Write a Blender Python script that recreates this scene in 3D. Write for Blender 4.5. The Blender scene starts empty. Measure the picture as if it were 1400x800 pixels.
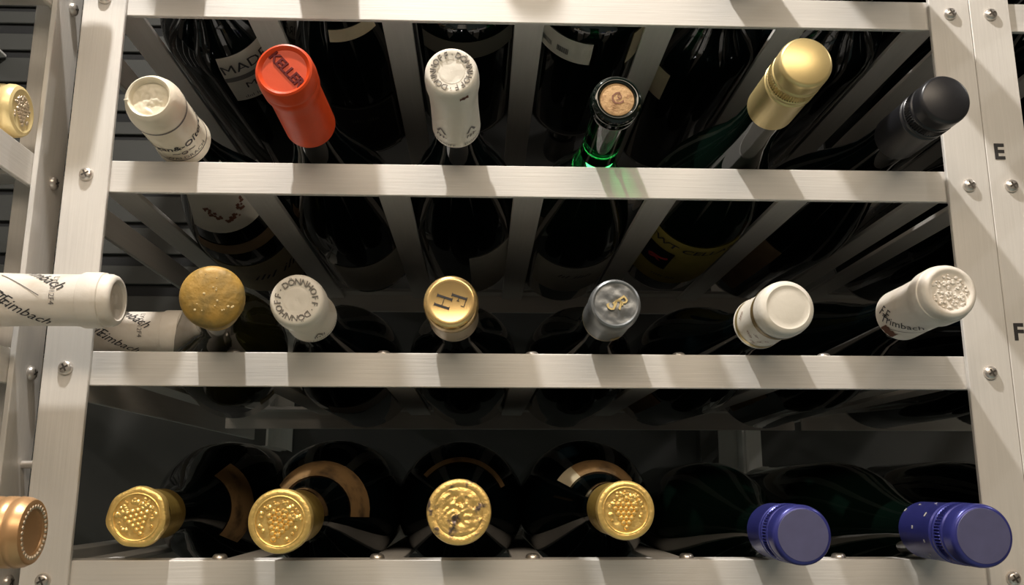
import bpy, bmesh, math, random
from mathutils import Vector, Matrix, noise

random.seed(7)
SC = bpy.context.scene
COL = SC.collection
PI = math.pi
H = 1.30                      # height of the camera above the floor

# ------------------------------------------------------------------ camera
cam_d = bpy.data.cameras.new('camera')
cam = bpy.data.objects.new('camera', cam_d)
COL.objects.link(cam)
pitch, yaw, roll = 0.215546, 0.034583, 0.001003
fw = Vector((math.sin(yaw)*math.cos(pitch), math.cos(yaw)*math.cos(pitch), math.sin(pitch)))
rt = Vector((math.cos(yaw), -math.sin(yaw), 0))
up = rt.cross(fw)
r2 = rt*math.cos(roll) + up*math.sin(roll)
u2 = -rt*math.sin(roll) + up*math.cos(roll)
m = Matrix.Identity(4)
for i in range(3):
    m[i][0], m[i][1], m[i][2] = r2[i], u2[i], -fw[i]
m.translation = (0, 0, H)
cam.matrix_world = m
cam_d.sensor_width = 36
cam_d.lens = 1240.757/1400*36
cam_d.clip_start = 0.01
SC.camera = cam

# ------------------------------------------------------------------ light
SC.view_settings.view_transform = 'Standard'
SC.view_settings.look = 'None'
SC.view_settings.gamma = 1
SC.view_settings.use_curve_mapping = False
SC.view_settings.exposure = 0.0
w = bpy.data.worlds.new('cellar_ambience')
SC.world = w
w.use_nodes = True
w.node_tree.nodes['Background'].inputs[0].default_value = (1.0, 0.83, 0.64, 1)
w.node_tree.nodes['Background'].inputs[1].default_value = 0.10

def lamp(x, y, z, power, rad, col=(1, 0.96, 0.905)):
    l = bpy.data.lights.new('ceiling_spot', 'POINT')
    l.energy = power; l.shadow_soft_size = rad; l.color = col
    l.cycles.is_caustics_light = True
    o = bpy.data.objects.new('ceiling_spot', l)
    COL.objects.link(o); o.location = (x, y, z + H)
lamp(-0.17, 0.245, 0.885, 33.5, 0.013)
def panel(x, y, z, sx, sy, power, col):
    l = bpy.data.lights.new('added_fill_light', 'AREA')
    l.shape = 'RECTANGLE'; l.size = sx; l.size_y = sy; l.energy = power; l.color = col
    o = bpy.data.objects.new('added_fill_light', l)
    COL.objects.link(o); o.location = (x, y, z + H)          # faces straight down
panel(0.0, -1.0, 0.95, 1.7, 0.6, 34.0, (1, 0.83, 0.64))  # area light added behind the camera to fill the shadows
lamp(1.19, 0.245, 0.885, 8.0, 0.016)
lamp(-1.53, 0.245, 0.885, 6.0, 0.016)

# ------------------------------------------------------------------ materials
def mat(name, base, rough=0.5, metal=0.0, var=0.0, scale=60.0, bump=0.0, bscale=200.0, stretch=(1, 1, 1),
        trans=0.0, ior=1.5, coat=0.0, col2=None, mixpos=(0.4, 0.65), spec=0.5):
    """Principled material; noise varies the colour (towards col2) and gives fine relief."""
    mt = bpy.data.materials.new(name)
    mt.use_nodes = True
    nt = mt.node_tree; N = nt.nodes; L = nt.links
    b = N['Principled BSDF']
    b.inputs['Base Color'].default_value = (*base, 1)
    b.inputs['Roughness'].default_value = rough
    b.inputs['Metallic'].default_value = metal
    b.inputs['IOR'].default_value = ior
    b.inputs['Specular IOR Level'].default_value = spec
    if trans: b.inputs['Transmission Weight'].default_value = trans
    if coat: b.inputs['Coat Weight'].default_value = coat
    tc = N.new('ShaderNodeTexCoord'); mp = N.new('ShaderNodeMapping')
    mp.inputs['Scale'].default_value = stretch
    L.new(tc.outputs['Object'], mp.inputs['Vector'])
    if var or col2:
        n = N.new('ShaderNodeTexNoise'); n.inputs['Scale'].default_value = scale; n.inputs['Detail'].default_value = 5
        L.new(mp.outputs[0], n.inputs['Vector'])
        cr = N.new('ShaderNodeValToRGB')
        if col2:
            cr.color_ramp.elements[0].position, cr.color_ramp.elements[1].position = mixpos
            cr.color_ramp.elements[0].color = (*base, 1); cr.color_ramp.elements[1].color = (*col2, 1)
        else:
            cr.color_ramp.elements[0].position, cr.color_ramp.elements[1].position = 0.25, 0.75
            cr.color_ramp.elements[0].color = (*[c*(1-var) for c in base], 1)
            cr.color_ramp.elements[1].color = (*[min(1, c*(1+var)) for c in base], 1)
        L.new(n.outputs['Fac'], cr.inputs[0]); L.new(cr.outputs[0], b.inputs['Base Color'])
    if bump:
        n2 = N.new('ShaderNodeTexNoise'); n2.inputs['Scale'].default_value = bscale; n2.inputs['Detail'].default_value = 4
        L.new(mp.outputs[0], n2.inputs['Vector'])
        bp = N.new('ShaderNodeBump'); bp.inputs['Strength'].default_value = bump; bp.inputs['Distance'].default_value = 0.001
        L.new(n2.outputs['Fac'], bp.inputs['Height']); L.new(bp.outputs[0], b.inputs['Normal'])
    return mt

ALU = (0.74, 0.71, 0.67)
alu = {'x': mat('brushed_aluminium_rail', ALU, 0.55, 0.15, var=0.04, scale=60, bump=0.10, bscale=90, stretch=(0.3, 10, 10)),
       'y': mat('brushed_aluminium_bar', ALU, 0.55, 0.15, var=0.04, scale=60, bump=0.10, bscale=90, stretch=(10, 0.3, 10)),
       'z': mat('brushed_aluminium_post', ALU, 0.55, 0.15, var=0.04, scale=60, bump=0.10, bscale=90, stretch=(10, 10, 0.3))}
M = {
 'steel': mat('screw_steel', (0.72, 0.67, 0.62), 0.32, 0.85),
 'recess': mat('screw_recess', (0.10, 0.09, 0.08), 0.5, 0.6),
 'glass_black': mat('dark_bottle_glass', (0.0012, 0.0026, 0.0030), 0.05, 0.0, spec=0.5),
 'glass_green': mat('green_bottle_glass', (0.0016, 0.0050, 0.0034), 0.05, 0.0),
 'glass_clear_green': mat('clear_green_glass', (0.03, 0.50, 0.13), 0.0, 0.0, trans=1.0, ior=1.4),
 'glass_yellow': mat('yellow_green_glass', (0.90, 0.85, 0.02), 0.0, 0.0, trans=1.0, ior=1.4),
 'glass_lime': mat('lime_green_glass', (0.38, 0.90, 0.05), 0.0, 0.0, trans=1.0, ior=1.4),
 'glass_olive': mat('olive_bottle_glass', (0.014, 0.013, 0.003), 0.05, 0.0),
 'white_cap': mat('white_capsule', (0.80, 0.75, 0.66), 0.42, 0, var=0.04, scale=90, bump=0.10, bscale=350),
 'white_cap_worn': mat('white_capsule_worn', (0.80, 0.74, 0.66), 0.45, 0, col2=(0.66, 0.58, 0.48), mixpos=(0.55, 0.8), scale=70, bump=0.15, bscale=300),
 'cream_cap': mat('cream_capsule', (0.80, 0.73, 0.58), 0.40, 0, var=0.05, scale=80, bump=0.12, bscale=300),
 'red_cap': mat('red_capsule', (0.66, 0.062, 0.010), 0.42, 0.0, var=0.08, scale=80, bump=0.08, bscale=300, spec=0.3),
 'gold_satin': mat('satin_gold_cap', (0.76, 0.60, 0.28), 0.34, 0.65, var=0.04, scale=80),
 'gold_foil': mat('gold_foil', (0.95, 0.64, 0.21), 0.32, 0.65, var=0.10, scale=160, bump=0.35, bscale=420),
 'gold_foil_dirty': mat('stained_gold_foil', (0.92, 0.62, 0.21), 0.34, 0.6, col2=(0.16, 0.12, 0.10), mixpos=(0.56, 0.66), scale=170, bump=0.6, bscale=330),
 'gold_neck': mat('gold_neck_foil_shaded', (0.36, 0.24, 0.06), 0.40, 0.7, var=0.12, scale=120, bump=0.4, bscale=200),  # capsule gold made darker: the shade on the neck is in the colour
 'gold_bright': mat('polished_gold_top', (0.86, 0.60, 0.26), 0.26, 0.75),
 'champagne_metal': mat('champagne_metal', (0.62, 0.50, 0.36), 0.35, 0.6, var=0.06),
 'dark_gold': mat('dull_dark_gold', (0.30, 0.21, 0.08), 0.4, 0.5, var=0.1),
 'bronze': mat('bronze_capsule', (0.62, 0.36, 0.17), 0.36, 0.55, var=0.06),
 'pale_gold': mat('pale_gold_capsule', (0.86, 0.68, 0.33), 0.36, 0.3, var=0.04),
 'grey_foil': mat('grey_foil', (0.20, 0.21, 0.215), 0.36, 0.45, var=0.08, scale=120, bump=0.25, bscale=180),
 'olive_wax': mat('mouldy_olive_capsule', (0.44, 0.26, 0.05), 0.50, 0.1, col2=(0.22, 0.15, 0.04), mixpos=(0.42, 0.68), scale=110, bump=0.5, bscale=260),
 'speck': mat('pale_mould_speck', (0.70, 0.55, 0.28), 0.7),
 'black_cap': mat('black_screw_cap', (0.018, 0.018, 0.021), 0.33, 0.1, var=0.15, scale=160),
 'blue_cap': mat('blue_screw_cap', (0.042, 0.046, 0.24), 0.30, 0.35, var=0.10, scale=150),
 'blue_top': mat('dull_blue_cap_top', (0.10, 0.10, 0.20), 0.50, 0.2, var=0.08, scale=150),
 'ink': mat('black_print', (0.03, 0.028, 0.03), 0.6),
 'ink_soft': mat('grey_print', (0.16, 0.14, 0.13), 0.6),
 'ink_brown': mat('brown_print', (0.24, 0.10, 0.06), 0.6),
 'dark_red': mat('dark_red_relief', (0.12, 0.012, 0.012), 0.75, 0.0, spec=0.2),
 'relief_grey': mat('grey_relief', (0.20, 0.18, 0.16), 0.5, 0.2),
 'cork': mat('cork', (0.60, 0.38, 0.19), 0.85, 0, col2=(0.38, 0.21, 0.10), mixpos=(0.5, 0.72), scale=300, bump=0.5, bscale=500),
 'paper': mat('white_label_paper', (0.80, 0.77, 0.69), 0.8, 0, var=0.06, scale=70),
 'paper_cream': mat('cream_label_paper', (0.74, 0.65, 0.46), 0.8, 0, var=0.08, scale=70),
 'paper_brown': mat('brown_label_paper', (0.32, 0.22, 0.13), 0.8, 0, var=0.2, scale=60),
 'paper_orange': mat('orange_vintage_strip', (0.40, 0.24, 0.10), 0.7, 0, col2=(0.10, 0.06, 0.03), mixpos=(0.48, 0.70), scale=90),
 'paper_yellow': mat('yellow_label_paper', (0.60, 0.50, 0.13), 0.75, 0, var=0.06, scale=70),
 'paper_black': mat('black_label_paper', (0.02, 0.022, 0.022), 0.5),
 'paper_grey': mat('grey_label_paper', (0.22, 0.21, 0.20), 0.8),
 'paper_dull': mat('dull_kraft_paper', (0.10, 0.09, 0.07), 0.8),
 'red_mark': mat('red_mark', (0.50, 0.04, 0.05), 0.7),
 'wall': mat('dark_plaster', (0.085, 0.083, 0.078), 0.9, 0, var=0.10, scale=14, bump=0.1, bscale=120),
 'slat': mat('grey_slat', (0.045, 0.045, 0.040), 0.6, 0.1, var=0.06, scale=12),
 'backing': mat('louvre_backing', (0.008, 0.008, 0.008), 0.8, 0, var=0.05, scale=12),
 'floor': mat('stone_floor', (0.32, 0.45, 0.48), 0.6, 0, var=0.15, scale=8),
 'ceiling': mat('dark_grey_ceiling', (0.08, 0.078, 0.075), 0.9, 0, var=0.03, scale=6),
}

# ------------------------------------------------------------------ mesh helpers
def link(name, bm_or_me, material, parent=None, smooth=False, loc=None):
    if isinstance(bm_or_me, bmesh.types.BMesh):
        me = bpy.data.meshes.new(name)
        bmesh.ops.recalc_face_normals(bm_or_me, faces=bm_or_me.faces)
        bm_or_me.to_mesh(me); bm_or_me.free()
    else:
        me = bm_or_me
    if not me.materials: me.materials.append(material)
    if smooth:
        for p in me.polygons: p.use_smooth = True
        try: me.set_sharp_from_angle(angle=math.radians(42))
        except Exception: pass
    o = bpy.data.objects.new(name, me)
    COL.objects.link(o)
    if parent: o.parent = parent
    if loc: o.location = loc
    return o

def empty(name, loc, rot=None, label=None, cat=None, group=None):
    o = bpy.data.objects.new(name, None)
    o.empty_display_size = 0.02
    COL.objects.link(o)
    o.location = loc
    if rot is not None: o.rotation_euler = rot
    if label: o['label'] = label
    if cat: o['category'] = cat
    if group: o['group'] = group
    return o

def box(bm, x0, x1, y0, y1, z0, z1):
    vs = [bm.verts.new(p) for p in ((x0,y0,z0),(x1,y0,z0),(x1,y1,z0),(x0,y1,z0),(x0,y0,z1),(x1,y0,z1),(x1,y1,z1),(x0,y1,z1))]
    for f in ((0,3,2,1),(4,5,6,7),(0,1,5,4),(1,2,6,5),(2,3,7,6),(3,0,4,7)):
        bm.faces.new([vs[i] for i in f])

def bevel(bm, w=0.0004):
    bmesh.ops.bevel(bm, geom=bm.edges[:], offset=w, segments=1, affect='EDGES')

def prism(poly, axis, a0, a1):
    """extrude a 2D outline along axis ('x': outline is (y,z); 'y': (x,z); 'z': (x,y))"""
    bm = bmesh.new()
    def P(p, a):
        return {'x': (a, p[0], p[1]), 'y': (p[0], a, p[1]), 'z': (p[0], p[1], a)}[axis]
    A = [bm.verts.new(P(p, a0)) for p in poly]; B = [bm.verts.new(P(p, a1)) for p in poly]
    bm.faces.new(A); bm.faces.new(B[::-1])
    n = len(poly)
    for i in range(n):
        bm.faces.new((A[i], B[i], B[(i+1) % n], A[(i+1) % n]))
    bmesh.ops.recalc_face_normals(bm, faces=bm.faces)
    bevel(bm)
    return bm

def lathe(profile, seg=48, rfun=None):
    """profile [(t, r)] revolved about the local y axis; a first/last r of 0 closes it."""
    bm = bmesh.new(); rings = []
    for (t, r) in profile:
        if r <= 1e-6:
            rings.append([bm.verts.new((0, t, 0))])
        else:
            ring = []
            for k in range(seg):
                a = 2*PI*k/seg
                rr = rfun(t, a, r) if rfun else r
                ring.append(bm.verts.new((rr*math.cos(a), t, rr*math.sin(a))))
            rings.append(ring)
    for A, B in zip(rings, rings[1:]):
        for k in range(seg):
            k2 = (k+1) % seg
            if len(A) == 1 and len(B) == 1: continue
            if len(A) == 1: bm.faces.new((A[0], B[k], B[k2]))
            elif len(B) == 1: bm.faces.new((A[k], A[k2], B[0]))
            else: bm.faces.new((A[k], A[k2], B[k2], B[k]))
    return bm

def rad_at(profile, t):
    pr = profile
    for (t0, r0), (t1, r1) in zip(pr, pr[1:]):
        if min(t0, t1) <= t <= max(t0, t1) and t1 > t0:
            return r0 + (r1-r0)*(t-t0)/(t1-t0)
    return pr[-1][1]

def patch(profile, t0, t1, a0, a1, eps=0.0005, nt=6, na=16, wob=0.0):
    """paper patch that follows a lathe profile between t0..t1 and the angles a0..a1 (degrees)"""
    bm = bmesh.new(); G = []
    for i in range(nt+1):
        row = []
        for j in range(na+1):
            t = t0 + (t1-t0)*i/nt; a = math.radians(a0 + (a1-a0)*j/na)
            if wob: t += wob*math.sin(j*2.1+i)*0.5
            r = rad_at(profile, t) + eps
            row.append(bm.verts.new((r*math.cos(a), t, r*math.sin(a))))
        G.append(row)
    for i in range(nt):
        for j in range(na):
            bm.faces.new((G[i][j], G[i][j+1], G[i+1][j+1], G[i+1][j]))
    ret = bmesh.ops.solidify(bm, geom=bm.faces[:], thickness=-0.00012)
    return bm

_txt = {}
def text_mesh(s, size, shear=0.0, extrude=0.0, bold=0.0):
    c = bpy.data.curves.new('t', 'FONT')
    c.body = s; c.size = size; c.shear = shear; c.extrude = extrude; c.offset = bold
    c.align_x = 'CENTER'; c.align_y = 'CENTER'; c.resolution_u = 2
    o = bpy.data.objects.new('t', c); COL.objects.link(o)
    bpy.context.view_layer.update()
    dg = bpy.context.evaluated_depsgraph_get()
    me = bpy.data.meshes.new_from_object(o.evaluated_get(dg))
    bpy.data.objects.remove(o); bpy.data.curves.remove(c)
    me.materials.clear()
    return me

def wrap_text(s, size, profile, t0, ang0, phi=0.0, shear=0.0, eps=0.0003, bold=0.0):
    me = text_mesh(s, size, shear, 0, bold)
    cp, sp = math.cos(math.radians(phi)), math.sin(math.radians(phi))
    for v in me.vertices:
        a, b = v.co.x, v.co.y
        t = t0 - (a*sp + b*cp)
        r = rad_at(profile, t)
        th = math.radians(ang0) + (a*cp - b*sp)/max(r, 0.004)
        v.co = ((r+eps)*math.cos(th), t, (r+eps)*math.sin(th))
    return me

def disc_text(s, size, rot, t, cx=0, cz=0, extrude=0.0, bold=0.0, shear=0.0):
    me = text_mesh(s, size, shear, extrude, bold)
    c, q = math.cos(math.radians(rot)), math.sin(math.radians(rot))
    for v in me.vertices:
        a, b, h = v.co
        v.co = (cx + a*c - b*q, t - h, cz + a*q + b*c)
    return me

def join_meshes(mes):
    bm = bmesh.new()
    for me in mes:
        bm.from_mesh(me); bpy.data.meshes.remove(me)
    return bm

def ring_text(s, size, rad, t, start, step, extrude=0.0002, bold=0.0):
    """letters round a disc, clockwise, feet towards the centre"""
    mes = []
    for i, ch in enumerate(s):
        if ch == ' ': continue
        a = start - step*i
        mes.append(disc_text(ch, size, a-90, t, rad*math.cos(math.radians(a)), rad*math.sin(math.radians(a)), extrude, bold))
    return join_meshes(mes)

def bump_at(bm, x, z, t, r, h, seg=8):
    top = bm.verts.new((x, t-h, z)); prev = None
    r1 = []; r2 = []
    for k in range(seg):
        a = 2*PI*k/seg
        r1.append(bm.verts.new((x+r*0.66*math.cos(a), t-h*0.72, z+r*0.66*math.sin(a))))
        r2.append(bm.verts.new((x+r*math.cos(a), t+0.0001, z+r*math.sin(a))))
    for k in range(seg):
        k2 = (k+1) % seg
        bm.faces.new((top, r1[k], r1[k2])); bm.faces.new((r1[k], r2[k], r2[k2], r1[k2]))

def grapes(R, t, rot=0.0, seed=1, h=0.0010):
    """embossed bunch of grapes with leaves and a ring of ticks"""
    bm = bmesh.new(); rnd = random.Random(seed)
    c, s = math.cos(rot), math.sin(rot)
    def put(x, z, r, hh):
        bump_at(bm, x*c - z*s, x*s + z*c, t, r, hh)
    g = R*0.155
    rows = [4, 5, 4, 3, 2, 1]
    for i, n in enumerate(rows):
        for k in range(n):
            put((k-(n-1)/2)*g*1.25, R*0.22 - i*g*1.08, g*0.70, h)
    for k in range(26):
        a = rnd.uniform(0.12*PI, 0.88*PI); q = rnd.uniform(0.35, 0.68)*R
        put(q*math.cos(a)*1.05, q*math.sin(a)*0.95+0.03*R, rnd.uniform(0.05, 0.12)*R, h*rnd.uniform(0.5, 1))
    for k in range(20):
        a = rnd.uniform(-0.3*PI, 1.3*PI); q = rnd.uniform(0.55, 0.70)*R
        put(q*math.cos(a), q*math.sin(a), rnd.uniform(0.05, 0.10)*R, h*0.6)
    return bm

def wrinkled(R, t, amp, seed, scale=260.0, rings=16, seg=44, crack=False):
    """crumpled foil disc"""
    bm = bmesh.new(); cent = bm.verts.new((0, t - amp*0.3, 0)); rr = []
    off = Vector((seed*3.1, seed*1.7, seed*2.3))
    for i in range(1, rings+1):
        r = R*i/rings; ring = []
        for k in range(seg):
            a = 2*PI*k/seg; x, z = r*math.cos(a), r*math.sin(a)
            n = noise.noise(Vector((x, z, 0))*scale + off)
            if crack: n = 1 - abs(n)*2.2
            n += 0.4*noise.noise(Vector((x, z, 1))*scale*2.3 + off)
            fall = min(1.0, (R-r)/(0.12*R))
            ring.append(bm.verts.new((x, t - amp*n*fall, z)))
        rr.append(ring)
    for k in range(seg): bm.faces.new((cent, rr[0][k], rr[0][(k+1) % seg]))
    for A, B in zip(rr, rr[1:]):
        for k in range(seg):
            k2 = (k+1) % seg; bm.faces.new((A[k], B[k], B[k2], A[k2]))
    return bm

def ring_tube(rmaj, t, rmin, seg=48):
    prof = [(t + rmin*math.sin(2*PI*k/8), rmaj + rmin*math.cos(2*PI*k/8)) for k in range(9)]
    return lathe(prof, seg)

# ------------------------------------------------------------------ the room
def structure(name, bm, material):
    o = link(name, bm, material); o['kind'] = 'structure'; return o

bm = bmesh.new(); box(bm, -3, 3, -2.5, 2.2, -0.05, 0.0); structure('floor', bm, M['floor'])
bm = bmesh.new(); box(bm, -3, 3, -2.5, 2.2, 0.96+H, 1.0+H); structure('ceiling', bm, M['ceiling'])
bm = bmesh.new(); box(bm, -3, 3, 1.055, 1.12, 0.0, 0.96+H); wallb = structure('wall_back', bm, M['wall'])
for i, (x0, x1) in enumerate(((0.2497, 0.270),)):
    bm = bmesh.new(); box(bm, x0, x1, 1.035, 1.0548, 0.02, 0.95+H); bevel(bm, 0.001)
    structure('trim_%d' % (i+1), bm, M['slat'])
# louvred panel on the wall behind the left corner
louv = empty('louvre_panel', (0, 0, H), label='grey louvred panel of horizontal slats on the wall behind the corner racks', cat='louvre panel')
bm = bmesh.new(); box(bm, -1.25, -0.235, 1.048, 1.0546, 0.12, 0.78); link('backing', bm, M['backing'], louv)
z = 0.13; rnd = random.Random(3)
while z < 0.76:
    hh = rnd.choice((0.016, 0.022, 0.032)); bm = bmesh.new()
    box(bm, -1.24, -0.24, 1.0435, 1.0478, z, z+hh); bevel(bm, 0.0008)
    link('slat', bm, M['slat'], louv)
    z += hh + rnd.choice((0.007, 0.010, 0.014))

# ------------------------------------------------------------------ racks
ROW = {'A': 0.6302, 'B': 0.5192, 'C': 0.4082, 'D': 0.2972, 'E': 0.1862, 'F': 0.0752, 'G': -0.0358, 'H': -0.1468}
DV = [-0.2240 + 0.0844*i for i in range(7)]
XC = [(DV[i] + DV[i+1])/2 for i in range(6)]
T = 0.003

def screw_mesh():
    bm = lathe([(0.0, 0.0), (0.0, 0.0024), (0.0005, 0.0033), (0.0013, 0.0038), (0.0024, 0.0040), (0.0042, 0.0040), (0.0042, 0.0)], 20)
    bmesh.ops.recalc_face_normals(bm, faces=bm.faces)
    n0 = len(bm.faces)
    for f in bm.faces: f.smooth = True
    for a in (0.5, 0.5+PI/2):                      # cross recess
        d, e = Vector((math.cos(a), 0, math.sin(a))), Vector((-math.sin(a), 0, math.cos(a)))
        vs = [bm.verts.new(d*u*0.0023 + e*v*0.0005 + Vector((0, -0.00012, 0))) for u, v in ((-1, -1), (1, -1), (1, 1), (-1, 1))]
        f = bm.faces.new(vs); f.material_index = 1
    me = bpy.data.meshes.new('screw'); bm.to_mesh(me); bm.free(); me.materials.append(M['steel']); me.materials.append(M['recess'])
    return me
SCREW = screw_mesh()

def screw(parent, loc, rot=(0, 0, 0), spin=0.4):
    """pan head screw; its head faces local -y"""
    o = bpy.data.objects.new('screw', SCREW); COL.objects.link(o); o.parent = parent
    o.location = loc; o.rotation_euler = rot
    return o

def rail_mesh_x(x0, x1, yf, top, back=False):
    d = -1 if back else 1
    pr = [(yf, top), (yf, top-0.019), (yf+d*T, top-0.019), (yf+d*T, top-T), (yf+d*0.019, top-T), (yf+d*0.019, top)]
    return prism(pr, 'x', x0, x1)

def main_rack(name, label, xl0, xr1, divs, rows, letters):
    rk = empty(name, (0, 0, H), label=label, cat='wine rack')
    zb, zt = -H + 0.0005, 0.66
    posts = []
    for side, (x0, x1) in enumerate(((xl0, xl0+0.025), (xr1-0.025, xr1))):
        if side == 0: pr = [(x0, 0.5), (x1, 0.5), (x1, 0.5+T), (x0+T, 0.5+T), (x0+T, 0.525), (x0, 0.525)]
        else: pr = [(x0, 0.5), (x1, 0.5), (x1, 0.525), (x1-T, 0.525), (x1-T, 0.5+T), (x0, 0.5+T)]
        p = link('post', prism(pr, 'z', zb, zt), alu['z'], rk); posts.append(p)
        xs = x0 + 0.0125
        for r in rows:
            s = screw(p, (xs, 0.5-0.0026, ROW[r]-0.0098))
        # back post
        pr2 = [(x0, 1.0545), (x1, 1.0545), (x1, 1.0515), (x0+T, 1.0515), (x0+T, 1.030), (x0, 1.030)] if side == 0 else \
              [(x0, 1.0545), (x1, 1.0545), (x1, 1.030), (x1-T, 1.030), (x1-T, 1.0515), (x0, 1.0515)]
        link('back_post', prism(pr2, 'z', zb, zt), alu['z'], rk)
    for r in rows:
        top = ROW[r]
        ra = link('rail', rail_mesh_x(xl0+0.0032, xr1-0.0032, 0.5032, top), alu['x'], rk)
        ra.cycles.is_caustics_receiver = True
        link('back_rail', rail_mesh_x(xl0+0.0032, xr1-0.0032, 0.856, top, True), alu['x'], rk)
        for i, dx in enumerate(divs):
            pr = [(dx-0.0095, top-0.0062), (dx+0.0095, top-0.0062), (dx+0.0095, top-0.0031), (dx-0.0095, top-0.0031)]
            link('divider', prism(pr, 'y', 0.5064, 1.051 if i in (0, len(divs)-1) else 0.8528), alu['y'], rk)
            if 0 < i < len(divs)-1:
                screw(ra, (dx, 0.5135, top+0.0026), (-PI/2, 0, 0))
    for (ch, x, zc, size, side) in letters:
        me = text_mesh(ch, size, 0, 0.0001, 0.0004)
        for v in me.vertices:
            a, b, h = v.co; v.co = (x + a, 0.4998 - h, zc + b)
        link('row_letter', me, M['ink'], posts[side])
    return rk

main_rack('wine_rack', 'aluminium wine rack with six columns of bottles between two screwed posts',
          -0.2384, 0.2996, DV, 'ABCDEFGH', [])
main_rack('wine_rack', 'aluminium wine rack whose front post carries the black row letters',
          0.2999, 0.2999+0.538, [0.3143 + 0.0844*i for i in range(7)], 'ABCDEFGH',
          [('E', 0.3076, 0.1975, 0.0135, 0), ('F', 0.3062, 0.0885, 0.0135, 0)])

# corner rack on the left: stands at right angles, its front faces +x
XL = -0.2500
lr = empty('wine_rack', (0, 0, H), label='aluminium corner wine rack standing at right angles to the lettered racks', cat='wine rack')
LBOT = {'D': [0.465], 'E': [0.4785], 'F': [0.470, 0.5675], 'G': [0.395]}
for k, (y0, d) in enumerate(((0.4925, 1), (0.03, 1))):
    pr = [(XL, y0), (XL-T, y0), (XL-T, y0+0.0285), (XL-0.027, y0+0.0285), (XL-0.027, y0+0.0315), (XL, y0+0.0315)]
    p = link('post', prism(pr, 'z', -H+0.0005, 0.66), alu['z'], lr)
    for r in 'ABCDEFGH':
        screw(p, (XL+0.0030, y0+0.0185, ROW[r]-0.0115), (0, 0, PI/2))
    if k == 0:
        b = lathe([(0, 0.0), (0, 0.0022), (0.0105, 0.0022), (0.0105, 0)], 12)
        sb = link('spacer_bolt', b, M['steel'], p, smooth=True); sb.location = (XL+0.0108, y0+0.0205, 0.0140); sb.rotation_euler = (0, 0, PI/2)
for r in 'ABCDEFGH':
    top = ROW[r]; xf = XL - T - 0.0002
    for (ya, yb) in ((0.032, 0.5205), (0.5215, 1.040)):
        pr = [(xf, top), (xf, top-0.019), (xf-T, top-0.019), (xf-T, top-T), (xf-0.019, top-T), (xf-0.019, top)]
        link('rail', prism(pr, 'y', ya, yb), alu['y'], lr)
        xb = -0.600
        pr = [(xb, top), (xb, top-0.019), (xb+T, top-0.019), (xb+T, top-T), (xb+0.019, top-T), (xb+0.019, top)]
        link('back_rail', prism(pr, 'y', ya, yb), alu['y'], lr)
    for y in LBOT.get(r, []):
        for s in (-1, 1):
            if r == 'F' and y > 0.5 and s == -1: yy = 0.508
            else: yy = y + s*0.0422
            pr = [(yy-0.0095, top-0.0062), (yy+0.0095, top-0.0062), (yy+0.0095, top-0.0031), (yy-0.0095, top-0.0031)]
            link('divider', prism(pr, 'x', -0.5968, xf-T-0.0002), alu['x'], lr)

# ------------------------------------------------------------------ bottles
def glass_profile(kind, R, L, neck=0.0130, cap=True):
    """(t, r) from the lip to the base"""
    if kind == 'flute':
        p = [(0.0062, 0), (0.0062, neck), (0.016, neck), (0.070, neck), (0.088, neck+0.0012), (0.110, neck+0.0052), (0.135, R*0.62),
             (0.160, R*0.79), (0.185, R*0.92), (0.205, R*0.985), (0.218, R)]
    elif kind == 'burgundy':
        p = [(0.0062, 0), (0.0062, neck), (0.060, neck), (0.076, neck+0.0010), (0.095, neck+0.0050), (0.115, R*0.60),
             (0.135, R*0.78), (0.152, R*0.90), (0.168, R*0.97), (0.182, R)]
    else:   # bordeaux
        p = [(0.0062, 0), (0.0062, neck), (0.070, neck), (0.085, neck+0.0008), (0.096, neck+0.0040), (0.106, R*0.60),
             (0.115, R*0.78), (0.124, R*0.91), (0.134, R*0.98), (0.144, R)]
    p += [(L-0.012, R), (L-0.005, R*0.97), (L-0.001, R*0.88), (L, R*0.78), (L-0.004, R*0.55), (L-0.012, 0)]
    return p

def seat_z(row, R):
    return ROW[row] - 0.0031 + math.sqrt(R*R - 0.0327**2)

def new_bottle(label, tip, body=None, kind='flute', R=0.0395, L=0.350, glass='glass_black', neck=0.0130, left=False, rev=False):
    """root empty at the lip end; local +y runs from the lip to the base"""
    g = 'wine bottles lying in the racks'
    loc = Vector((tip[0], tip[1], tip[2] + H))
    if left: rot = (0, 0, PI/2)
    elif rev: rot = (0, 0, PI)
    else:
        d = Vector(body) - Vector(tip) if body else Vector((0, 1, 0))
        d.normalize()
        rot = (math.asin(d.z), 0, -math.atan2(d.x, d.y))
    o = empty('wine_bottle', loc, rot, label, 'wine bottle', g)
    pr = glass_profile(kind, R, L, neck)
    if glass in ('glass_clear_green', 'glass_yellow', 'glass_lime'):
        # tinted neck that lets the lamp through, dark wine-filled body behind it
        t0 = {'glass_clear_green': 0.0155, 'glass_lime': 0.0550, 'glass_yellow': 0.0690}[glass]
        link('black_neck_plug', lathe([(0.0062, 0), (0.0062, neck*0.9), (t0-0.0003, neck*0.98), (t0-0.0003, 0)], 48), M['glass_black'], o, smooth=True)  # opaque black plug added so no lit surface shows through the neck
        cut = 0.100; rc = rad_at(pr, cut)
        nk = link('neck_glass', lathe([(t0, 0), (t0, neck)] + [q for q in pr if t0 < q[0] < cut] + [(cut, rc), (cut, 0)], 64), M[glass], o, smooth=True)
        nk.cycles.is_caustics_caster = True
        link('glass', lathe([(cut+0.0004, 0), (cut+0.0004, rc)] + [q for i, q in enumerate(pr) if i > 2 and q[0] > cut], 56), M['glass_green'], o, smooth=True)
    else:
        link('glass', lathe(pr, 56), M[glass], o, smooth=True)
    return o, pr

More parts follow.
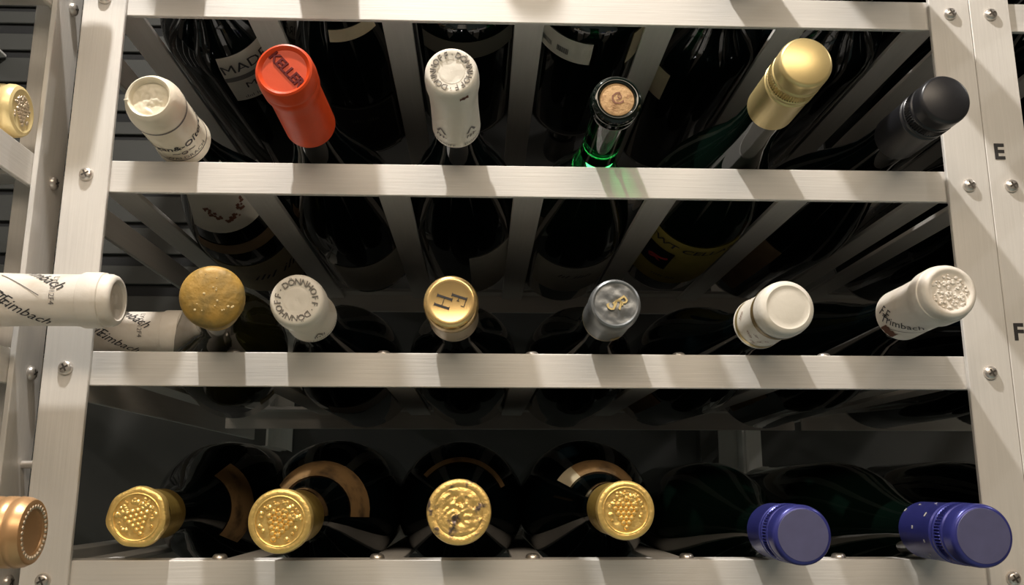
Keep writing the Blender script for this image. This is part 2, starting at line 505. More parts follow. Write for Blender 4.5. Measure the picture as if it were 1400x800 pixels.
def part(o, name, bm, m_, smooth=True):
    return link(name, bm, M[m_] if isinstance(m_, str) else m_, o, smooth)

def label_part(o, pr, t0, t1, a0, a1, m_, eps=0.0005, wob=0.0):
    return part(o, 'label', patch(pr, t0, t1, a0, a1, eps, wob=wob), m_)

BODY_Y = 0.66
def body_pt(row, col, R, dx=0.0, dz=0.0):
    return (XC[col-1] + dx, BODY_Y, seat_z(row, R) + dz)

def capsule(o, prof, m_, name='capsule', seg=56):
    return part(o, name, lathe(prof, seg), m_)

def screwcap(o, R, L, m_, mtop=None):
    """long-skirt screw cap: domed edge, knurled ring, grooves, skirt"""
    pr = [(0.0, 0.0), (0.0, R*0.86), (0.0004, R*0.93), (0.0016, R*0.985), (0.0032, R), (0.0095, R), (0.0101, R*0.93), (0.0110, R*0.93), (0.0116, R)]
    cp = part(o, 'screw_cap', lathe(pr + [(0.0130, R*1.0), (0.0136, R*0.95)], 56), m_)
    teeth = 60
    kn = lathe([(0.0136, R*0.97), (0.0140, R*1.0), (0.0188, R*1.0), (0.0192, R*0.97)], teeth*2,
               lambda t, a, r: r*(1.012 if int(round(a/(2*PI)*teeth*2)) % 2 else 0.945))
    link('knurled_ring', kn, M[m_], cp)
    sk = [(0.0192, R*0.97), (0.0198, R*1.012), (0.0212, R*1.012), (0.0218, R*0.935), (0.0228, R*0.935), (0.0236, R*1.010), (0.0252, R*1.010), (0.0260, R*0.985),
          (L-0.0006, R*0.985), (L, R*0.975), (L, R*0.90)]
    link('skirt', lathe(sk, 56), M[m_], cp, True)
    if mtop:
        link('cap_top', lathe([(-0.0002, 0), (-0.0002, R*0.85), (0.0002, R*0.87)], 56), M[mtop], cp, True)
    return cp

WHITE_PR = lambda R, L: [(0.0006, 0), (0.0006, R*0.60), (0.0003, R*0.70), (0.0, R*0.82), (0.0006, R*0.90), (0.003, R*0.965), (0.008, R), (0.0135, R), (0.018, R*0.965), (0.024, R*0.93), (L*0.6, R*0.93), (L, R*0.99), (L, R*0.90)]

# ----- row E ---------------------------------------------------------------
# E1 white capsule with a torn, recessed end
o, gp = new_bottle('bottle with worn white capsule, torn recessed end and thin dark ring, above the grape-printed label',
                   (-0.1789, 0.4585, 0.2062), body_pt('E', 1, 0.0395), 'flute', glass='glass_black', neck=0.0138)
R = 0.0155
cp1 = [(0.0042, 0.0), (0.0042, 0.0094), (0.0030, 0.0102), (0.0004, 0.0106), (0.0, 0.0114), (0.0005, 0.0122), (0.0030, 0.0136), (0.0075, 0.0150), (0.0110, R), (0.0150, R),
       (0.020, R*0.975), (0.055, R*0.985), (0.0570, R*1.035), (0.0620, R*1.045), (0.0620, R*0.9)]
c = capsule(o, cp1, 'cream_cap')
link('torn_foil', wrinkled(0.0098, 0.0038, 0.0011, 5, 300), M['cream_cap'], c, True)
b = bmesh.new(); box(b, -0.0128, -0.0105, -0.0003, 0.0006, -0.0026, -0.0018); bevel(b, 0.0002); link('foil_tab', b, M['cream_cap'], c)
link('dark_ring', lathe([(0.0150, R+0.00015), (0.0165, R*0.99+0.0003)], 56), M['ink_soft'], c, True)
link('dark_ring', lathe([(0.0548, R*0.985+0.0002), (0.0556, R*0.985+0.0003)], 56), M['ink_soft'], c, True)
link('lettering', wrap_text('Ihgan&-Oſter', 0.0072, cp1, 0.0385, -66, 0, 0.1, bold=0.0001), M['ink'], c)
link('lettering', wrap_text('WALDRACH', 0.0046, cp1, 0.0520, -62, 0, 0), M['ink_soft'], c)
link('lettering', wrap_text('Gut', 0.0066, cp1, 0.036, 22, 60, 0.1, bold=0.0002), M['ink'], c)
b = join_meshes([wrap_text('~o~', 0.0085, cp1, 0.0452, -64, 0, 0), wrap_text('vv', 0.0040, cp1, 0.0465, -64, 0, 0)])
link('emblem', b, M['ink_soft'], c)
o1, gp1 = o, gp

# E2 red capsule
o2, gp2 = new_bottle('bottle with glossy red capsule stamped with a maker name on its end', (-0.0993, 0.4215, 0.2051), body_pt('E', 2, 0.0395), 'flute', neck=0.0128)
R = 0.0151
cp2 = [(0.0016, 0), (0.0016, 0.0112), (0.0006, 0.0121), (0.0, 0.0130), (0.0005, 0.0140), (0.0024, 0.0147), (0.0090, R), (0.0108, R), (0.0118, R*0.965), (0.0130, R*0.965), (0.0142, R*0.99),
       (0.0180, R*0.985), (0.0215, R*0.93), (0.030, R*0.915), (0.069, R*0.955), (0.0694, R*0.9)]
c2 = capsule(o2, cp2, 'red_cap')
link('lettering', disc_text('KELLER', 0.0072, -47, 0.0014, 0.0012, 0.0004, 0.0004, 0.0002), M['dark_red'], c2)

# E3 white capsule with ring lettering
o3, gp3 = new_bottle('bottle with white capsule ringed by embossed letters and small crest drawings, slim neck flaring behind',
                     (-0.0159, 0.4205, 0.2053), body_pt('E', 3, 0.0395), 'flute', neck=0.0122)
R = 0.0139
cp3 = WHITE_PR(R, 0.069)
c3 = capsule(o3, cp3, 'white_cap')
link('lettering', ring_text('DÖNNHOFF·DÖNNHOFF·', 0.0044, 0.0090, -0.0001, 68, 20, 0.0002), M['relief_grey'], c3)
link('centre_disc', wrinkled(0.0066, 0.0005, 0.0003, 2, 120), M['white_cap'], c3, True)
link('lettering', wrap_text('DÖNNHOFF  ·  DÖNNHOFF', 0.0036, cp3, 0.0655, -80, 0, 0), M['ink_soft'], c3)
for a in (-125, -48):
    ms = [wrap_text('^', 0.016, cp3, 0.053, a, 0, 0), wrap_text('m', 0.0075, cp3, 0.0565, a-4, 0, 0.2), wrap_text('_', 0.010, cp3, 0.0540, a+4, 0, 0)]
    link('crest', join_meshes(ms), M['ink_soft'], c3)
b = bmesh.new()
link('scuff', patch(cp3, 0.0045, 0.0065, -72, -52, 0.0002, 2, 6, 0.001), M['ink_brown'], c3)

# E4 open green neck with cork
o4, gp4 = new_bottle('bare green bottle neck without capsule, cork showing inside the ring', (0.0719, 0.45, 0.2053), body_pt('E', 4, 0.0395), 'flute', glass='glass_clear_green', neck=0.0112)
lipp = [(0.0042, 0.0094), (0.0010, 0.0095), (0.0002, 0.0102), (0.0, 0.0110), (0.0003, 0.0122), (0.0014, 0.0134), (0.0040, 0.0142), (0.0062, 0.0136), (0.0072, 0.0124), (0.0080, 0.0124), (0.0092, 0.0134),
        (0.0120, 0.0134), (0.0136, 0.0118), (0.0150, 0.0114), (0.0150, 0.0100)]
part(o4, 'lip_ring', lathe(lipp, 56), 'glass_green')
ck = part(o4, 'cork', lathe([(0.0008, 0), (0.0008, 0.0075), (0.0012, 0.0092), (0.0041, 0.0093)], 40), 'cork')
b = join_meshes([disc_text('C', 0.0098, 20, 0.0006, 0, 0), disc_text('9', 0.0062, -30, 0.0006, 0.0008, 0.0006)])
link('cork_stamp', b, M['ink_brown'], ck)

# E5 gold screw cap
o5, gp5 = new_bottle('bottle with pale gold metal screw cap over dark green glass', (0.1577, 0.403, 0.2049), body_pt('E', 5, 0.0395), 'flute', glass='glass_green', neck=0.0118)
screwcap(o5, 0.0134, 0.055, 'gold_satin')

# E6 black screw cap
o6, gp6 = new_bottle('bottle with glossy black screw cap beside the post below the plain post top', (0.2452, 0.439, 0.2032), body_pt('E', 6, 0.0395), 'flute', neck=0.0124)
o6['label'] = 'bottle with glossy black screw cap in front of the lettered post'
screwcap(o6, 0.0138, 0.056, 'black_cap')

# ----- row F ---------------------------------------------------------------
f1, fp1 = new_bottle('bottle with mouldy olive brown capsule crossing its bay beside a white-capsuled neck', (-0.1290, 0.430, 0.0915), (-0.1800, 0.660, seat_z('F', 0.0385)+0.001), 'burgundy', R=0.0385, L=0.31, glass='glass_olive', neck=0.0118)
R = 0.0152
cpf = [(-0.0010, 0), (-0.0008, R*0.45), (-0.0003, R*0.75), (0.0008, R*0.92), (0.0028, R), (0.0075, R*1.0), (0.0120, R*0.96), (0.0150, R*0.86), (0.0156, R*0.80)]
c = capsule(f1, cpf, 'olive_wax')
rnd = random.Random(4); b = bmesh.new()
for k in range(16):
    a = rnd.uniform(0, 2*PI); q = R*0.8*math.sqrt(rnd.random())
    bump_at(b, q*math.cos(a), q*math.sin(a), -0.0010+0.0013*(q/R)**2, rnd.uniform(0.0003, 0.0008), 0.0003, 6)
link('mould_specks', b, M['speck'], c, True)
link('neck_foil', lathe([(0.0156, 0.0125), (0.0300, 0.0124), (0.0302, 0.0119)], 48), M['olive_wax'], f1, True)

f2, fp2 = new_bottle('bottle with cream capsule ringed by embossed letters, next to the olive brown capsule', (-0.0945, 0.4575, 0.0955), body_pt('F', 2, 0.0395), 'flute', neck=0.0126)
R = 0.0144
cpf2 = WHITE_PR(R, 0.046)
c = capsule(f2, cpf2, 'white_cap')
link('lettering', ring_text('DÖNNHOFF·DÖNNHOFF·', 0.0046, 0.0094, -0.0001, 128, 20, 0.0002), M['relief_grey'], c)
link('centre_disc', wrinkled(0.0068, 0.0005, 0.0004, 7, 110), M['white_cap'], c, True)
link('lettering', wrap_text('·DÖNNHOFF·DÖNNHOFF·', 0.0030, cpf2, 0.0430, -75, 0, 0), M['ink_soft'], c)
link('crest', join_meshes([wrap_text('^', 0.012, cpf2, 0.036, -62, 0, 0), wrap_text('lml', 0.0055, cpf2, 0.0372, -62, 0, 0.15)]), M['ink_soft'], c)

f3, fp3 = new_bottle('bottle with shiny gold-topped capsule bearing a black two-letter monogram', (-0.0156, 0.452, 0.0942), body_pt('F', 3, 0.0395), 'flute', neck=0.0124)
R = 0.0142
cpf3 = [(0.0004, 0), (0.0004, R*0.72), (0.0, R*0.80), (0.0005, R*0.90), (0.0022, R*0.97), (0.0060, R), (0.0130, R), (0.0150, R*0.96)]
c = capsule(f3, cpf3, 'gold_bright')
link('capsule_skirt', lathe([(0.0150, R*0.96), (0.0200, R*0.93), (0.0440, R*0.96), (0.0440, R*0.9)], 56), M['champagne_metal'], f3, True)
def flat_letters(rects, rot, t):
    b = bmesh.new(); cc, ss = math.cos(math.radians(rot)), math.sin(math.radians(rot))
    for (x0, x1, z0, z1) in rects:
        vs = []
        for h in (0, 0.0002):
            for (x, z_) in ((x0, z0), (x1, z0), (x1, z1), (x0, z1)):
                vs.append(b.verts.new((x*cc - z_*ss, t - h, x*ss + z_*cc)))
        for f in ((0,1,2,3),(4,5,6,7),(0,1,5,4),(1,2,6,5),(2,3,7,6),(3,0,4,7)): b.faces.new([vs[i] for i in f])
    return b
def glyph(ch, x, z_, h):
    w_ = h*0.15; q = []
    ser = lambda cx, cz: q.append((cx-h*0.13, cx+h*0.13, cz-h*0.02, cz+h*0.02))
    q.append((x-w_/2, x+w_/2, z_, z_+h)); ser(x, z_); ser(x, z_+h)
    if ch == 'H':
        x2 = x + h*0.62
        q.append((x2-w_/2, x2+w_/2, z_, z_+h)); ser(x2, z_); ser(x2, z_+h)
        q.append((x, x2, z_+h*0.48, z_+h*0.52))
    if ch == 'F':
        q.append((x, x+h*0.55, z_+h*0.96, z_+h)); q.append((x+h*0.52, x+h*0.56, z_+h*0.78, z_+h))
        q.append((x, x+h*0.28, z_+h*0.47, z_+h*0.51)); q.append((x+h*0.26, x+h*0.30, z_+h*0.40, z_+h*0.58))
    return q
link('monogram', flat_letters(glyph('F', -0.0036, -0.0004, 0.0078) + glyph('H', -0.0010, -0.0074, 0.0078), -108, 0.0003), M['ink'], c)
link('lettering', wrap_text('ılıııl', 0.0045, [(0.015, R*0.96), (0.044, R*0.96)], 0.0360, -70, 0, 0.2), M['ink_soft'], f3)

f4, fp4 = new_bottle('bottle with crumpled grey foil capsule bearing a raised gold monogram', (0.0696, 0.4575, 0.0949), body_pt('F', 4, 0.0395), 'flute', neck=0.0120)
R = 0.0137
cpf4 = [(0.0004, R*0.80), (0.0, R*0.86), (0.0006, R*0.93), (0.0030, R*0.98), (0.0080, R), (0.0130, R*0.985), (0.0175, R*0.95), (0.0400, R*0.97), (0.0400, R*0.9)]
c = capsule(f4, cpf4, 'grey_foil')
link('foil_top', wrinkled(R*0.82, 0.0006, 0.0007, 9, 170), M['grey_foil'], c, True)
b = join_meshes([disc_text('S', 0.0115, -55, -0.0002, -0.0014, -0.0004, 0.0004, 0.0000, 0.2), disc_text('R', 0.0105, -45, -0.0002, 0.0020, 0.0008, 0.0004, 0.0, 0.2)])
link('monogram', b, M['gold_satin'], c)
link('gold_ring', lathe([(0.0372, R*0.97+0.0002), (0.0382, R*0.97+0.0002)], 48), M['gold_satin'], c, True)
link('crest', patch(cpf4, 0.031, 0.036, -85, -62, 0.0003, 4, 6), M['gold_satin'], c)

f5, fp5 = new_bottle('bottle with smooth white capsule banded by a gold ring', (0.1583, 0.4535, 0.0929), body_pt('F', 5, 0.0395), 'flute', neck=0.0126)
R = 0.0147
cpf5 = [(0.0, 0), (0.0002, R*0.55), (0.0005, R*0.70), (0.0, R*0.78), (0.0007, R*0.90), (0.0028, R*0.975), (0.0060, R), (0.0135, R), (0.0175, R*0.95), (0.0240, R*0.92), (0.0480, R*0.965), (0.0490, R*0.99), (0.0490, R*0.9)]
c = capsule(f5, cpf5, 'white_cap')
link('gold_band', lathe([(t_, rad_at(cpf5, t_)+0.0003) for t_ in (0.0120, 0.0130, 0.0140, 0.0155, 0.0175, 0.0190)], 56), M['dark_gold'], c, True)
link('gold_band', lathe([(t_, rad_at(cpf5, t_)+0.0003) for t_ in (0.0435, 0.0450, 0.0468)], 56), M['gold_satin'], c, True)
for (s_, t_, a_) in (('sr', 0.028, -128), ('em', 0.0330, -140), ('Y', 0.034, -112), ('o', 0.0290, -100), ('est', 0.036, 172), ('ml', 0.039, -120)):
    link('lettering', wrap_text(s_, 0.0046, cpf5, t_, a_, -40, 0.1), M['ink_brown'], c)

def crest_white(o, R, L, seed, left=False):
    pr = [(0.0014, 0), (0.0014, R*0.60), (0.0008, R*0.66), (0.0, R*0.72), (0.0, R*0.80), (0.0010, R*0.88), (0.0030, R*0.935), (0.0060, R*0.945), (0.0064, R*0.985), (0.0085, R),
          (0.0160, R), (0.0168, R*0.985), (0.0171, R*0.945), (0.0210, R*0.92), (L*0.7, R*0.92), (L, R*0.955), (L, R*0.88)]
    c = capsule(o, pr, 'white_cap_worn')
    if not left:
        b = bmesh.new(); rnd = random.Random(seed)
        for k in range(95):
            a = rnd.uniform(0, 2*PI); q = R*0.60*math.sqrt(rnd.random())
            bump_at(b, q*math.cos(a), q*math.sin(a), 0.0013, rnd.uniform(0.0005, 0.0012), rnd.uniform(0.0005, 0.0011), 6)
        link('embossed_crest', b, M['white_cap_worn'], c, True)
    else:
        link('embossed_crest', wrinkled(R*0.60, 0.0012, 0.0004, seed, 250), M['white_cap_worn'], c, True)
    return c, pr

f6, fp6 = new_bottle('bottle with white capsule, embossed crest on its end and script lettering, leaning over the post', (0.2356, 0.437, 0.0984), body_pt('F', 6, 0.0395), 'flute', neck=0.0125)
c, pr = crest_white(f6, 0.0151, 0.058, 3)
def script(c, pr, a0, t0):
    link('lettering', wrap_text('F.E.', 0.0085, pr, t0+0.0070, a0-26, 55, 0.5), M['ink'], c)
    link('lettering', wrap_text('Trimbach', 0.0078, pr, t0, a0+12, 55, 0.5), M['ink'], c)
    b = wrap_text('______', 0.0085, pr, t0+0.0010, a0+24, 50, 0.0); link('flourish', b, M['ink_soft'], c)
script(c, pr, -150, 0.0400)
link('stain', patch(pr, 0.050, 0.0575, -150, -118, 0.0003, 4, 8, 0.002), M['ink_brown'], c)

# ----- row G ---------------------------------------------------------------
def foil_bottle(label, tip, col, R, m_, seed, neckL=0.045, dirty=False, rot=0.0, rag=0.0):
    o, gp = new_bottle(label, tip, (XC[col-1], BODY_Y, seat_z('G', 0.044)), 'burgundy', R=0.044, L=0.330, neck=0.0128)
    pr = [(0.0006, R*0.74), (0.0002, R*0.80), (0.0, R*0.90), (0.0006, R*0.97), (0.0022, R), (0.0070, R*0.99), (0.0095, R*0.95), (0.0125, R*0.88)]
    def rf(t, a, r): return r*(1 + rag*math.sin(a*3+seed)*0.5 + rag*0.6*math.sin(a*7+2*seed))
    c = capsule(o, pr, m_)
    if rag:
        for p in c.data.vertices:
            a = math.atan2(p.co.z, p.co.x); k = rf(0, a, 1); p.co.x *= k; p.co.z *= k
    if dirty:
        link('crumpled_foil', wrinkled(R*0.80, 0.0009, 0.0010, seed, 290, crack=True), M[m_], c, True)
    else:
        link('foil_disc', wrinkled(R*0.78, 0.0007, 0.0003, seed, 200), M[m_], c, True)
        link('embossed_grapes', grapes(R*0.92, 0.0005, rot, seed, 0.0009), M[m_], c, True)
        link('beaded_rim', ring_tube(R*0.77, 0.0004, 0.0005), M[m_], c, True)
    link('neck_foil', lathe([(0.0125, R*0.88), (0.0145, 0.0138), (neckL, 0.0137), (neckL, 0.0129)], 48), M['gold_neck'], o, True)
    return o, gp

g1, gg1 = foil_bottle('bottle with ragged gold foil capsule embossed with grapes, close to the bare rack corner', (-0.1787, 0.493, -0.0134), 1, 0.0156, 'gold_foil', 11, 0.040, rot=0.3, rag=0.035)
g1['label'] = 'bottle with ragged gold foil grape capsule, wedged nearest the corner rack'
label_part(g1, gg1, 0.106, 0.128, -45, 62, 'paper_orange')
g2, gg2 = foil_bottle('bottle with gold foil grape capsule and worn orange strip arching over its shoulder', (-0.0954, 0.45, -0.0142), 2, 0.0153, 'gold_foil', 12, 0.048, rot=-0.3)
label_part(g2, gg2, 0.101, 0.122, -8, 150, 'paper_orange')
g3, gg3 = foil_bottle('bottle with torn, stained and crumpled gold foil capsule', (-0.0103, 0.470, -0.0103), 3, 0.0164, 'gold_foil_dirty', 13, 0.048, dirty=True)
label_part(g3, gg3, 0.118, 0.126, 25, 140, 'paper_orange')
g4, gg4 = foil_bottle('bottle with neat gold foil grape capsule below a cream shoulder strip', (0.0715, 0.453, -0.0091), 4, 0.0143, 'gold_foil', 14, 0.048, rot=0.0)
label_part(g4, gg4, 0.101, 0.119, 35, 122, 'paper_orange')
label_part(g4, gg4, 0.101, 0.119, 122, 146, 'paper_cream')

g5, gg5 = new_bottle('bottle with blue screw cap beside the cream-stripped gold-capped bottle', (0.1551, 0.4445, -0.0205), (XC[4], BODY_Y, seat_z('G', 0.0385)), 'burgundy', R=0.0385, L=0.330, glass='glass_green', neck=0.0126)
screwcap(g5, 0.0143, 0.046, 'blue_cap', 'blue_top')
g6, gg6 = new_bottle('bottle with chipped blue screw cap overlapping the rack post', (0.2396, 0.438, -0.0206), (XC[5], BODY_Y, seat_z('G', 0.0385)), 'burgundy', R=0.0385, L=0.330, glass='glass_green', neck=0.0126)
c = screwcap(g6, 0.0150, 0.058, 'blue_cap', 'blue_top')
b = bmesh.new(); rnd = random.Random(8)
prs = [(0.026, 0.0148), (0.058, 0.0148)]
for k in range(9):
    t_, a_ = rnd.uniform(0.028, 0.056), rnd.uniform(100, 250)
    b2 = patch(prs, t_, t_+0.0014, a_, a_+rnd.uniform(4, 9), 0.0002, 1, 2)
    me = bpy.data.meshes.new('x'); b2.to_mesh(me); b2.free(); b.from_mesh(me); bpy.data.meshes.remove(me)
link('paint_chips', b, M['paper'], c)

# ----- labels on the bodies of row E (seen from below) -----------------------
def lab(o, gp, tipY, Y0, Y1, a0, a1, m_, wob=0.0, eps=0.0005):
    return label_part(o, gp, Y0 - tipY, Y1 - tipY, a0, a1, m_, eps, wob)
l = lab(o1, gp1, 0.4585, 0.545, 0.614, -128, -10, 'paper')
b = bmesh.new(); rnd = random.Random(6)
for cx, ct in ((-84, 0.134), (-72, 0.140), (-60, 0.138), (-48, 0.132), (-38, 0.127), (-98, 0.124), (-92, 0.130)):
    for k in range(7):
        t_ = ct + rnd.uniform(-0.003, 0.003); a_ = cx + rnd.uniform(-5, 5); s_ = rnd.uniform(0.0016, 0.003)
        b2 = patch(gp1, t_, t_+s_, a_, a_+s_/0.0006, 0.0009, 1, 1)
        me = bpy.data.meshes.new('x'); b2.to_mesh(me); b2.free(); b.from_mesh(me); bpy.data.meshes.remove(me)
link('grape_print', b, M['ink_brown'], l)
lab(o1, gp1, 0.4585, 0.632, 0.646, -128, -10, 'paper_brown')
l = lab(o1, gp1, 0.4585, 0.672, 0.755, -122, -14, 'paper_cream')
link('lettering', wrap_text('ilıl illı', 0.020, gp1, 0.250, -60, 0, 0.4, 0.0009), M['ink'], l)
lab(o2, gp2, 0.4215, 0.672, 0.752, -112, -22, 'paper')
lab(o3, gp3, 0.4205, 0.642, 0.755, -84, -10, 'paper')
l = lab(o4, gp4, 0.45, 0.668, 0.748, -136, -40, 'paper')
link('lettering', wrap_text('lıl ilılı', 0.013, gp4, 0.245, -88, 0, 0.3, 0.0009), M['ink_soft'], l)
l = lab(o5, gp5, 0.403, 0.608, 0.715, -152, -50, 'paper_yellow')
link('lettering', wrap_text('NEWT CELLARS', 0.0115, gp5, 0.218, -104, 0, 0.1, 0.0009, 0.0002), M['ink'], l)
sq = patch(gp5, 0.232, 0.275, -148, -112, 0.0009, 4, 8); sqo = link('picture', sq, M['paper_black'], l)
link('newt_mark', join_meshes([wrap_text('~', 0.030, gp5, 0.252, -130, 30, 0.3, 0.0013, 0.0006), wrap_text('x', 0.018, gp5, 0.254, -130, 10, 0.3, 0.0013, 0.0004)]), M['red_mark'], l)
link('lettering', wrap_text('ııılı lılı', 0.0085, gp5, 0.293, -108, 0, 0.1, 0.0009), M['ink_soft'], l)
lab(o6, gp6, 0.439, 0.640, 0.760, -165, -120, 'paper_brown')
lab(f2, fp2, 0.4575, 0.645, 0.665, -105, -30, 'paper_grey')
lab(f5, fp5, 0.4535, 0.660, 0.760, -172, -128, 'paper_brown')
lab(f6, fp6, 0.437, 0.660, 0.760, -174, -138, 'paper_brown')
lab(f1, fp1, 0.430, 0.640, 0.668, -56, -36, 'paper_cream')

# ----- row D: only the undersides show ---------------------------------------
zD = seat_z('D', 0.0395)
d1, dp1 = new_bottle('dark bottle with white printed label banded in grey, lying above the red capsule', (XC[0], 0.440, zD), (XC[0], 0.66, zD), 'bordeaux', L=0.33, neck=0.0135)
capsule(d1, WHITE_PR(0.0145, 0.055), 'black_cap')
l = lab(d1, dp1, 0.440, 0.563, 0.620, -84, -10, 'paper')
link('lettering', wrap_text('MADEIRA', 0.0125, dp1, 0.134, -44, 0, 0, 0.0017, 0.0), M['ink'], l)
link('grey_stripe', patch(dp1, 0.1435, 0.1495, -84, -10, 0.0010, 3, 14), M['paper_grey'], l)
link('lettering', wrap_text('M', 0.0110, dp1, 0.158, -62, 0, 0, 0.0017, 0.0), M['ink'], l)
link('lettering', wrap_text('ılııl lııı', 0.0060, dp1, 0.173, -64, 0, 0, 0.0017), M['ink_soft'], l)

RD = 0.042; zD2 = seat_z('D', RD)
d2, dp2 = new_bottle('broad dark bottle with slanted cream neck strip and black label', (XC[1], 0.405, zD2), (XC[1], 0.66, zD2), 'burgundy', R=RD, L=0.33, neck=0.0140)
capsule(d2, WHITE_PR(0.0165, 0.060), 'black_cap')
lab(d2, dp2, 0.405, 0.536, 0.546, -94, -40, 'paper_cream')
lab(d2, dp2, 0.405, 0.500, 0.516, -100, -62, 'paper')
l = lab(d2, dp2, 0.405, 0.632, 0.735, -112, -44, 'paper_black')
link('frame_line', patch(dp2, 0.229, 0.2305, -110, -46, 0.0009, 1, 12), M['paper_grey'], l)
link('frame_line', patch(dp2, 0.229, 0.326, -48, -46, 0.0009, 4, 1), M['paper_grey'], l)
link('lettering', wrap_text('ıılıı ıllıı', 0.0085, dp2, 0.252, -80, 0, 0, 0.0009), M['paper_grey'], l)

def reversed_bottle(label, col, R=0.0395, ybase=0.512, L=0.30, kind='bordeaux', glass='glass_black'):
    zz = seat_z('D', R)
    o, gp = new_bottle(label, (XC[col-1], ybase + L, zz), None, kind, R=R, L=L, rev=True, glass=glass)
    capsule(o, WHITE_PR(0.0145, 0.055), 'black_cap')
    return o, gp
# a reversed bottle is turned half round, so an angle a seen from the front is 180-a in its own frame
d3, dp3 = reversed_bottle('dark bottle lying base outward with a dull kraft label', 3)
label_part(d3, dp3, 0.30-0.036, 0.30-0.014, -142, -50, 'paper_dull')
d4, dp4 = reversed_bottle('dark bottle lying base outward with white barcoded back label', 4)
l = label_part(d4, dp4, 0.30-0.042, 0.30-0.014, -92, -28, 'paper')
b = bmesh.new()
for k in range(10):
    b2 = patch(dp4, 0.266, 0.273, -66+k*1.2, -66+k*1.2+0.7, 0.0009, 1, 1)
    me = bpy.data.meshes.new('x'); b2.to_mesh(me); b2.free(); b.from_mesh(me); bpy.data.meshes.remove(me)
for k in range(16):
    b2 = patch(dp4, 0.266, 0.272, -48+k*1.1, -48+k*1.1+0.5, 0.0009, 1, 1)
    me = bpy.data.meshes.new('x'); b2.to_mesh(me); b2.free(); b.from_mesh(me); bpy.data.meshes.remove(me)
link('barcode', b, M['ink'], l)
label_part(d4, dp4, 0.30-0.055, 0.30-0.014, -155, -128, 'paper_cream')
d5, dp5 = new_bottle('dark bottle with cream side label, above the gold screw cap', (XC[4], 0.440, zD), (XC[4], 0.66, zD), 'bordeaux', L=0.32, neck=0.0135)
capsule(d5, WHITE_PR(0.0145, 0.055), 'black_cap')
lab(d5, dp5, 0.440, 0.585, 0.625, -160, -128, 'paper_cream')
d6, dp6 = new_bottle('dark bottle with muted brown label, lying over the black screw cap', (XC[5], 0.440, zD), (XC[5], 0.66, zD), 'bordeaux', L=0.32, neck=0.0135)
capsule(d6, WHITE_PR(0.0145, 0.055), 'black_cap')
lab(d6, dp6, 0.440, 0.60, 0.70, -165, -135, 'paper_brown')

# ----- corner rack bottles (they point along +x) ------------------------------
def left_bottle(label, row, xt, y, glass='glass_green', R=0.0395, neck=0.0126):
    return new_bottle(label, (xt, y, seat_z(row, R)), None, 'flute', R=R, L=0.345, glass=glass, neck=neck, left=True)
q, qp = left_bottle('bottle with white script-lettered capsule reaching across the rack post', 'F', -0.1890, 0.470, R=0.041)
c, pr = crest_white(q, 0.0147, 0.062, 5, left=True)
link('lettering', wrap_text('F.E.', 0.0078, pr, 0.0540, 185, 60, 0.55), M['ink'], c)
link('lettering', wrap_text('Trimbach', 0.0078, pr, 0.0445, 212, 58, 0.55), M['ink'], c)
link('lettering', wrap_text('Trimbach', 0.0078, pr, 0.0370, 128, 58, 0.55), M['ink'], c)
link('flourish', wrap_text('______', 0.0085, pr, 0.0440, 142, 60, 0.0), M['ink_soft'], c)
link('lettering', wrap_text('LYC012F4', 0.0040, pr, 0.0285, 165, 0, 0), M['ink_soft'], c)
q2, qp2 = left_bottle('bottle with white script-lettered capsule inside the rack behind the olive brown capsule', 'F', -0.1800, 0.5675, R=0.041)
c, pr = crest_white(q2, 0.0140, 0.062, 6, left=True)
link('lettering', wrap_text('F.E.', 0.0078, pr, 0.0540, 185, 60, 0.55), M['ink'], c)
link('lettering', wrap_text('Trimbach', 0.0078, pr, 0.0445, 212, 58, 0.55), M['ink'], c)
link('lettering', wrap_text('Trimbach', 0.0078, pr, 0.0370, 135, 58, 0.55), M['ink'], c)
link('lettering', wrap_text('LYC012F4', 0.0040, pr, 0.0290, 165, 0, 0), M['ink_soft'], c)

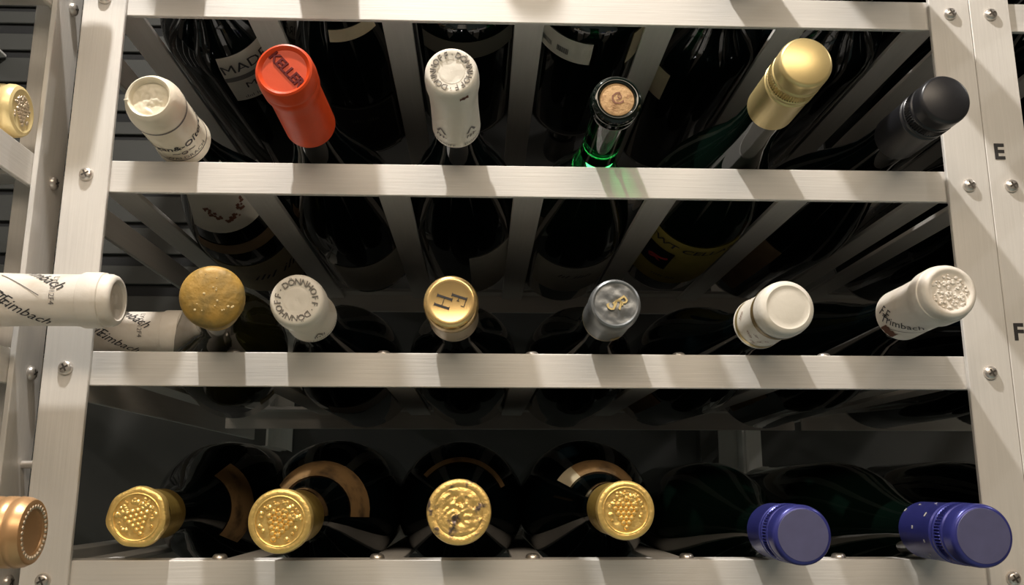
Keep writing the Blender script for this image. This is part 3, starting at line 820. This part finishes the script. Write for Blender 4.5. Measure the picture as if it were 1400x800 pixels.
q3, qp3 = left_bottle('bottle with pale gold capsule embossed with a dark bunch of grapes in the corner rack', 'E', -0.2544, 0.4785)
R = 0.0148
prq = [(0.0008, 0), (0.0006, R*0.70), (0.0, R*0.80), (0.0008, R*0.92), (0.0030, R*0.985), (0.0055, R), (0.0065, R*0.97), (0.0078, R*0.97), (0.0090, R*1.0), (0.0150, R), (0.019, R*0.95), (0.060, R*0.95), (0.060, R*0.88)]
c = capsule(q3, prq, 'pale_gold')
link('embossed_grapes', grapes(R*0.82, 0.0006, 0.2, 21, 0.0010), M['champagne_metal'], c, True)
q4, qp4 = left_bottle('bottle with bronze capsule ringed by bright beads in the corner rack', 'G', -0.1841, 0.395)
R = 0.0145
prb = [(0.0012, 0), (0.0012, R*0.62), (0.0004, R*0.68), (0.0, R*0.76), (0.0006, R*0.90), (0.0030, R*0.975), (0.0058, R), (0.0066, R*0.965), (0.0076, R*0.965), (0.0084, R*1.0), (0.0118, R),
       (0.0126, R*0.965), (0.0136, R*0.965), (0.0146, R), (0.0220, R*0.99), (0.060, R*0.98), (0.060, R*0.88)]
c = capsule(q4, prb, 'bronze')
b = bmesh.new()
for k in range(30):
    a = 2*PI*k/30; bump_at(b, R*0.72*math.cos(a), R*0.72*math.sin(a), 0.0003, 0.0011, 0.0008, 6)
link('bead_ring', b, M['champagne_metal'], c, True)
q5, qp5 = left_bottle('bottle in the upper corner rack casting its shadow on the post', 'D', -0.2148, 0.465)
q5['label'] = 'bottle with plain dark capsule in the top visible tier of the corner rack'
capsule(q5, WHITE_PR(0.0150, 0.060), 'black_cap')

# ----- upper tiers, above the frame: plain dark bottles that shade the rack below -----
def copy_tree(o, parent=None):
    c = o.copy(); COL.objects.link(c); c.parent = parent
    for ch in list(o.children): copy_tree(ch, c)
    return c
proto = None
rnd = random.Random(12)
for r in 'ABCH':
    for i in range(6):
        zz = seat_z(r, 0.0395)
        if proto is None:
            proto, _ = new_bottle('plain dark bottle with black capsule in the tiers above and below the visible rows', (XC[i], 0.450, zz), None, 'flute', L=0.345)
            capsule(proto, WHITE_PR(0.0145, 0.060), 'black_cap'); n = proto
            proto['group'] = 'plain bottles above and below the visible rows'
        else:
            n = copy_tree(proto)
        n.location = (XC[i], 0.450 + rnd.uniform(-0.012, 0.03), zz + H)
# the rack with the row letters holds the same plain bottles in its first columns
for r in 'ABCDEFGH':
    for i in range(2):
        n = copy_tree(proto)
        n.location = (0.3143 + 0.0844*(i+0.5), 0.455 + rnd.uniform(-0.012, 0.03), seat_z(r, 0.0395) + H)
        n['label'] = 'plain dark bottle with black capsule in the rack behind the lettered post'
        n['group'] = 'plain bottles in the lettered rack'
